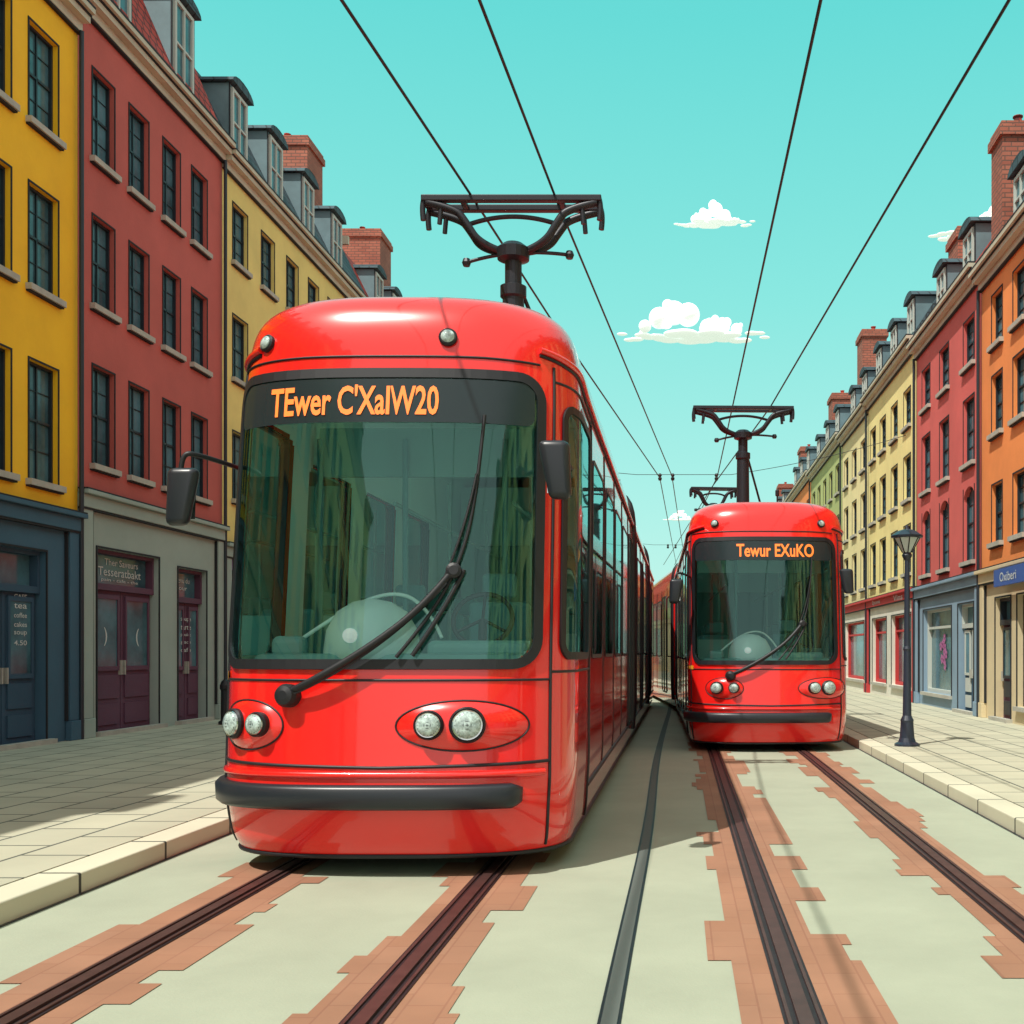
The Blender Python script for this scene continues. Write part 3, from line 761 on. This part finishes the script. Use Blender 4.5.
        m = MB(); m.poly([(xm-.07, ym+.052, zm-.14), (xm+.07, ym+.052, zm-.14), (xm+.08, ym+.052, zm+.14), (xm-.08, ym+.052, zm+.14)]); m.obj('mirror_glass', CHROME, e)
        at = S.P(s*1.3, 2.72, 0)
        curve('mirror_arm', [at, (xm*.6+at.x*.4, ym+.02, 2.76), (xm, ym, 2.75), (xm, ym, zm+.15)], .017, BLACK, e, smooth=True)
    # interior
    m = MB(); m.box((-1.1, .35, .50), (1.1, L-.3, .56)); m.obj('interior_floor', DASHL, e)
    m = MB(); m.box((-1.0, .42, .6), (1.0, .80, 1.44)); m.obj('dashboard', DASH, e, bevel=.08)
    m = MB(); m.box((.15, .62, 1.40), (.85, 1.0, 1.53)); m.box((-.88, .5, 1.40), (-.66, .66, 1.56)); m.obj('instrument_binnacle', DASH, e, bevel=.05)
    m = MB(); lathe(m, [(.33, 0), (.33, .1), (.31, .24), (.24, .37), (.13, .44), (.03, .46)], 28, (-.25, .74, 1.36)); m.obj('dashboard_dome', DASHL, e, smooth=True)
    m = MB(); lathe(m, [(.05, 0), (.05, .02), (.02, .03)], 16, (0, 0, 0), Matrix.Translation((-.31, .43, 1.56)) @ Matrix.Rotation(math.pi/2, 4, 'X')); m.obj('dash_lamp', CLOUD, e)
    curve('dashboard_hood_rim', [(-.75, .6, 1.5), (-.45, .85, 1.78), (-.1, .95, 1.90), (.12, .95, 1.72), (.2, .9, 1.55)], .014, DASHL, e, smooth=True)
    wc = Vector((.50, .86, 1.68)); tl = Matrix.Rotation(math.radians(62), 3, 'X')
    curve('steering_wheel', [wc+tl @ Vector((.21*math.cos(a), .21*math.sin(a), 0)) for a in [2*math.pi*k/32 for k in range(32)]], .018, BLACK, e, True)
    for a in (90, 210, 330): curve('wheel_spoke', [wc, wc+tl @ Vector((.21*math.cos(math.radians(a)), .21*math.sin(math.radians(a)), 0))], .012, BLACK, e)
    curve('steering_column', [wc, (.5, .8, 1.2)], .03, BLACK, e)
    for (sx, sy) in ((.45, 1.45), (-.62, 2.9), (.62, 2.9), (-.62, 4.2), (.62, 4.2), (-.62, 5.5), (.62, 5.5)):
        m = MB(); m.box((sx-.25, sy-.05, 1.0), (sx+.25, sy+.45, 1.12)); m.box((sx-.24, sy+.38, 1.12), (sx+.24, sy+.5, 1.85)); m.box((sx-.14, sy+.40, 1.88), (sx+.14, sy+.48, 2.08)); m.box((sx-.1, sy+.1, .56), (sx+.1, sy+.3, 1.0))
        m.obj('seat', SEAT, e, bevel=.05)
    m = MB(); m.box((-1.08, 2.15, .56), (-.35, 2.2, 1.75)); m.box((.45, 2.15, .56), (1.08, 2.2, 1.6)); m.box((-1.08, 2.15, 2.9), (1.08, 2.2, 3.3)); m.obj('cab_partition', DASH, e)
    for x in (-.36, .46, -1.06, 1.06): curve('grab_pole', [(x, 2.1, .56), (x, 2.1, 3.2)], .024, SEAT, e)
    for x in (-.5, .5): curve('grab_rail', [(x, 2.3, 2.7), (x, min(L-.5, 8), 2.7)], .018, DASH, e)
    for k in range(4): curve('grab_pole', [((-1)**k*.5, 3.4+k*1.1, .56), ((-1)**k*.5, 3.4+k*1.1, 3.2)], .018, DASH, e)
    m = MB(); m.box((-1.1, 8.1, .56), (1.1, 8.15, 3.7)); m.obj('saloon_bulkhead', TEAL, e)
    m = MB(); m.box((-.9, 8.06, 1.5), (-.1, 8.09, 2.9)); m.box((.1, 8.06, 1.5), (.9, 8.09, 2.9)); m.obj('bulkhead_windows', DASH, e)
    side_windows(S, e, QS, S.QE-.2, doors=(4, 7, 11), nopen=3)
    underframe(e, .5, L-.3)
    for y in pantos: pantograph(e, *y, x=panx)
    curve('roof_aerial', [(.45, 3.3, ZTOP-.02), (.45, 3.3, 4.42)], .014, BLACK, e)
    m = MB(); lathe(m, [(.03, 4.40), (.035, 4.42), (.035, 4.50), (.02, 4.52)], 12, (.45, 3.3, 0)); lathe(m, [(.06, ZTOP-.02), (.05, ZTOP+.06), (.02, ZTOP+.08)], 12, (.45, 3.3, 0)); m.obj('aerial_tip', BLACK, e)
    return e, S

t1, S1 = tram((-1.90, 6.95, 0), 0, 23, "TEwer C'XalW20", -.25, (-.94, -.77, .31, .54), (-.90, .36), 1.12, [(4.8, 6.27)], panx=.12)
bellows(t1, S1, 10.45, 4); bellows(t1, S1, 18.4, 4)
rz = math.radians(1.4)
t2, S2 = tram((1.32, 15.8, 0), rz, 11, 'Tewur EXuKO', .08, (-.76, -.53, .60, .80), (-.80, .78), 1.12, [(5.1, 6.45)], (1.0, 1, .945))
re = bpy.data.objects.new('rear_section', None); scene.collection.objects.link(re); re.parent = t2; re.location = (0, 11.0, 0); re.rotation_euler = (0, 0, math.radians(4.5))
S3 = Surf(14, d=.25, n=5, nose=.25); shell(S3, [], 0, False, 'rear_body_shell', RED, re, qlist(S3, False))
side_windows(S3, re, 1.7, S3.QE-.2, doors=(1, 5)); underframe(re, .3, 13.6); bellows(re, S3, 1.42, 3)
pantograph(re, 4.0, 6.4, 1.3, x=.30)
seam('roof_rim', S3, [(1.5, 3.38), (S3.QE-.2, 3.38)], .022, re, .01, RED)

# ------------------------------------------------------------ overhead wires
e = empty('overhead_wires')
def wire(pts, r=.014, nm='contact_wire'):
    curve(nm, pts, r, BLACK, e, smooth=False)
def sag(a, b, s=.12, n=14):
    a, b = Vector(a), Vector(b)
    return [a.lerp(b, i/n)-Vector((0, 0, s*4*(i/n)*(1-i/n))) for i in range(n+1)]
def chain(ps, r, s=.06):
    out = []
    for a, b in zip(ps[:-1], ps[1:]): out += sag(a, b, s)[:-1]
    out.append(Vector(ps[-1])); wire(out, r)
chain([(-2.75, -6, 6.3), (-2.48, 8, 6.22), (-2.2, 11.75, 6.28), (-1.85, 16, 6.25), (-.55, 30, 6.2), (-.2, 60, 6.2)], .0135, .0)
chain([(-1.7, -6, 6.3), (-1.47, 8, 6.22), (-1.32, 11.75, 6.28), (-.22, 30, 6.25), (.3, 60, 6.2)], .0135, .0)
chain([(1.05, -6, 6.3), (1.03, 8, 6.22), (1.0, 29.5, 6.15), (-.3, 60, 6.2)], .0135, .0)
chain([(3.0, -6, 6.3), (2.41, 8, 6.22), (1.72, 21, 6.12), (.9, 31, 6.1), (-.9, 60, 6.2)], .0135, .0)
for yb in (30.2, 50):
    z = 6.32
    wire([Vector((FL, yb, 7.4))] + sag((FL, yb, 7.4), (-1.2, yb, z), .1)[1:] + sag((-1.2, yb, z), (1.4, yb, z), 0)[1:] + sag((1.4, yb, z), (FR, yb, 7.4), .1)[1:], .008, 'span_wire')
    m = MB()
    for x in (-.55, -.2, 1.0): lathe(m, [(.04, z-.16), (.055, z-.1), (.03, z-.06), (.055, z-.02), (.03, z+.03)], 10, (x, yb, 0))
    m.obj('wire_insulators', BLACK, e)

# ------------------------------------------------------------ street lamp
e = empty('street_lamp', (3.22, 15.6, PZ)); e.scale = (1.05, 1.05, .955)
LN = pmat('lamp_navy', (.02, .03, .05), .4)
m = MB(); lathe(m, [(.17, 0), (.17, .03), (.12, .06), (.10, .12), (.085, .35), (.09, .38), (.06, .45), (.045, 1.4), (.055, 1.44), (.042, 1.48), (.034, 2.75), (.06, 2.80), (.07, 2.83), (.05, 2.87)], 20)
m.obj('post', LN, e)
m = MB(); lathe(m, [(.06, 2.87), (.17, 3.08), (.17, 3.085)], 8); m.obj('lantern_glass', pmat('lantern_glass', (.5, .6, .58), .15), e)
m = MB(); lathe(m, [(.21, 3.09), (.22, 3.12), (.12, 3.19), (.03, 3.22), (.02, 3.27)], 8); m.obj('lantern_cap', LN, e)
for k in range(8):
    a = 2*math.pi*k/8; curve('lantern_bar', [(.062*math.cos(a), .062*math.sin(a), 2.87), (.175*math.cos(a), .175*math.sin(a), 3.09)], .008, BLACK, e)
e = empty('bollard', (-8.35, 20.2, PZ))
m = MB(); lathe(m, [(.12, 0), (.12, .05), (.08, .08), (.075, .62), (.095, .66), (.095, .72), (.06, .80), (.02, .83)], 16); m.obj('bollard_post', BLACK, e)

# ------------------------------------------------------------ clouds
def cloud(cx, cy, cz, w, h, seed, puffs):
    rnd = random.Random(seed); bm = bmesh.new()
    for i in range(22):
        t = -1+2*i/21; r = h*(.05+.10*(1-abs(t)))
        mt = Matrix.Translation((t*w/2, rnd.uniform(-.1, .1)*w, h*.04)) @ Matrix.Diagonal((2.2, 1.5, .55, 1))
        bmesh.ops.create_icosphere(bm, subdivisions=3, radius=r, matrix=mt)
    for px, pz, pr in puffs:
        for j in range(5):
            k = 1 if j == 0 else rnd.uniform(.35, .6)
            dx, dz = (0, 0) if j == 0 else (rnd.uniform(-1, 1)*pr*.9, rnd.uniform(-.5, .7)*pr*.9)
            zz = max(pz+dz, pr*k*.6)
            mt = Matrix.Translation((px*w+dx*h, rnd.uniform(-.1, .1)*w, zz*h))
            bmesh.ops.create_icosphere(bm, subdivisions=3, radius=pr*k*h, matrix=mt)
    me = bpy.data.meshes.new('cloud'); bm.to_mesh(me); bm.free(); me.materials.append(CLOUD)
    for p in me.polygons: p.use_smooth = True
    o = bpy.data.objects.new('cloud', me); scene.collection.objects.link(o); o.location = (cx, cy, cz)
P1 = [(-.14, .62, .25), (-.24, .38, .22), (-.04, .42, .24), (.10, .28, .17), (.20, .34, .18), (.30, .18, .12), (-.34, .18, .13)]
P2 = [(.02, .6, .26), (-.12, .4, .24), (.14, .36, .22), (.27, .2, .14), (-.26, .2, .15)]
P3 = [(.18, .62, .26), (.05, .4, .22), (.28, .35, .22), (-.1, .25, .15), (.38, .2, .13)]
cloud(6, 480, 138, 62, 21, 1, P1)
cloud(15, 480, 188, 33, 12, 5, P2)
cloud(131, 480, 182, 42, 17, 9, P3)
cloud(0, 480, 59, 14, 5, 12, P2)

# ------------------------------------------------------------ light
Sv = Vector((-.37, -.46, 1)).normalized()
sl = bpy.data.lights.new('sun', 'SUN'); sl.energy = 4.7; sl.angle = math.radians(.5); sl.color = (1, .95, .86)
so = bpy.data.objects.new('sun', sl); scene.collection.objects.link(so); so.rotation_euler = Sv.to_track_quat('Z', 'Y').to_euler()
w = bpy.data.worlds.new('World'); scene.world = w; w.use_nodes = True
nt = w.node_tree; bg = nt.nodes['Background']; bg.inputs['Strength'].default_value = .12
sky = nt.nodes.new('ShaderNodeTexSky'); sky.sky_type = 'NISHITA'; sky.sun_disc = False
sky.sun_elevation = math.asin(Sv.z); sky.sun_rotation = math.atan2(Sv.x, Sv.y)
tc = nt.nodes.new('ShaderNodeTexCoord'); sp_ = nt.nodes.new('ShaderNodeSeparateXYZ'); nt.links.new(tc.outputs['Generated'], sp_.inputs[0])
rp = nt.nodes.new('ShaderNodeValToRGB'); nt.links.new(sp_.outputs['Z'], rp.inputs['Fac'])
els = rp.color_ramp.elements
els[0].position = 0; els[0].color = (.58, .96, .86, 1)
els[1].position = 1; els[1].color = (.10, .60, .62, 1)
x = els.new(.12); x.color = (.45, .95, .84, 1)
x = els.new(.30); x.color = (.27, .90, .80, 1)
x = els.new(.5); x.color = (.14, .80, .74, 1)
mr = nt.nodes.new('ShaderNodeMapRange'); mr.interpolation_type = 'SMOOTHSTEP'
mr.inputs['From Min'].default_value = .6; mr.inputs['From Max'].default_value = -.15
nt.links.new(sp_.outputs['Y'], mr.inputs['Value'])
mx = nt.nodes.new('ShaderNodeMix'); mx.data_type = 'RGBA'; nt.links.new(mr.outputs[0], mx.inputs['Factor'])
nt.links.new(rp.outputs['Color'], mx.inputs[6]); mx.inputs[7].default_value = (1.05, 1.0, .92, 1)  # warm white glow added to the sky behind the camera, fills the shaded facades
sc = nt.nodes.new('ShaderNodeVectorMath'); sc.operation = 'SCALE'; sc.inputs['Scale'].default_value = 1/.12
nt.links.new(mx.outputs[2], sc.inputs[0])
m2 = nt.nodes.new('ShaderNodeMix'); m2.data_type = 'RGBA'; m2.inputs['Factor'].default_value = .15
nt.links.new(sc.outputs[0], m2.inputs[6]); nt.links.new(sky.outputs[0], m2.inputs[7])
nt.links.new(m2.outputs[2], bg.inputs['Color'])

# ------------------------------------------------------------ camera
cam = bpy.data.cameras.new('camera'); co = bpy.data.objects.new('camera', cam); scene.collection.objects.link(co)
co.location = (0, 0, 1.45); co.rotation_euler = (math.radians(90), 0, 0)
cam.sensor_width = 36; cam.lens = 1100/1024*36; cam.shift_x = -168/1024; cam.shift_y = 140/1024; cam.clip_end = 3000; cam.clip_start = .05
scene.camera = co
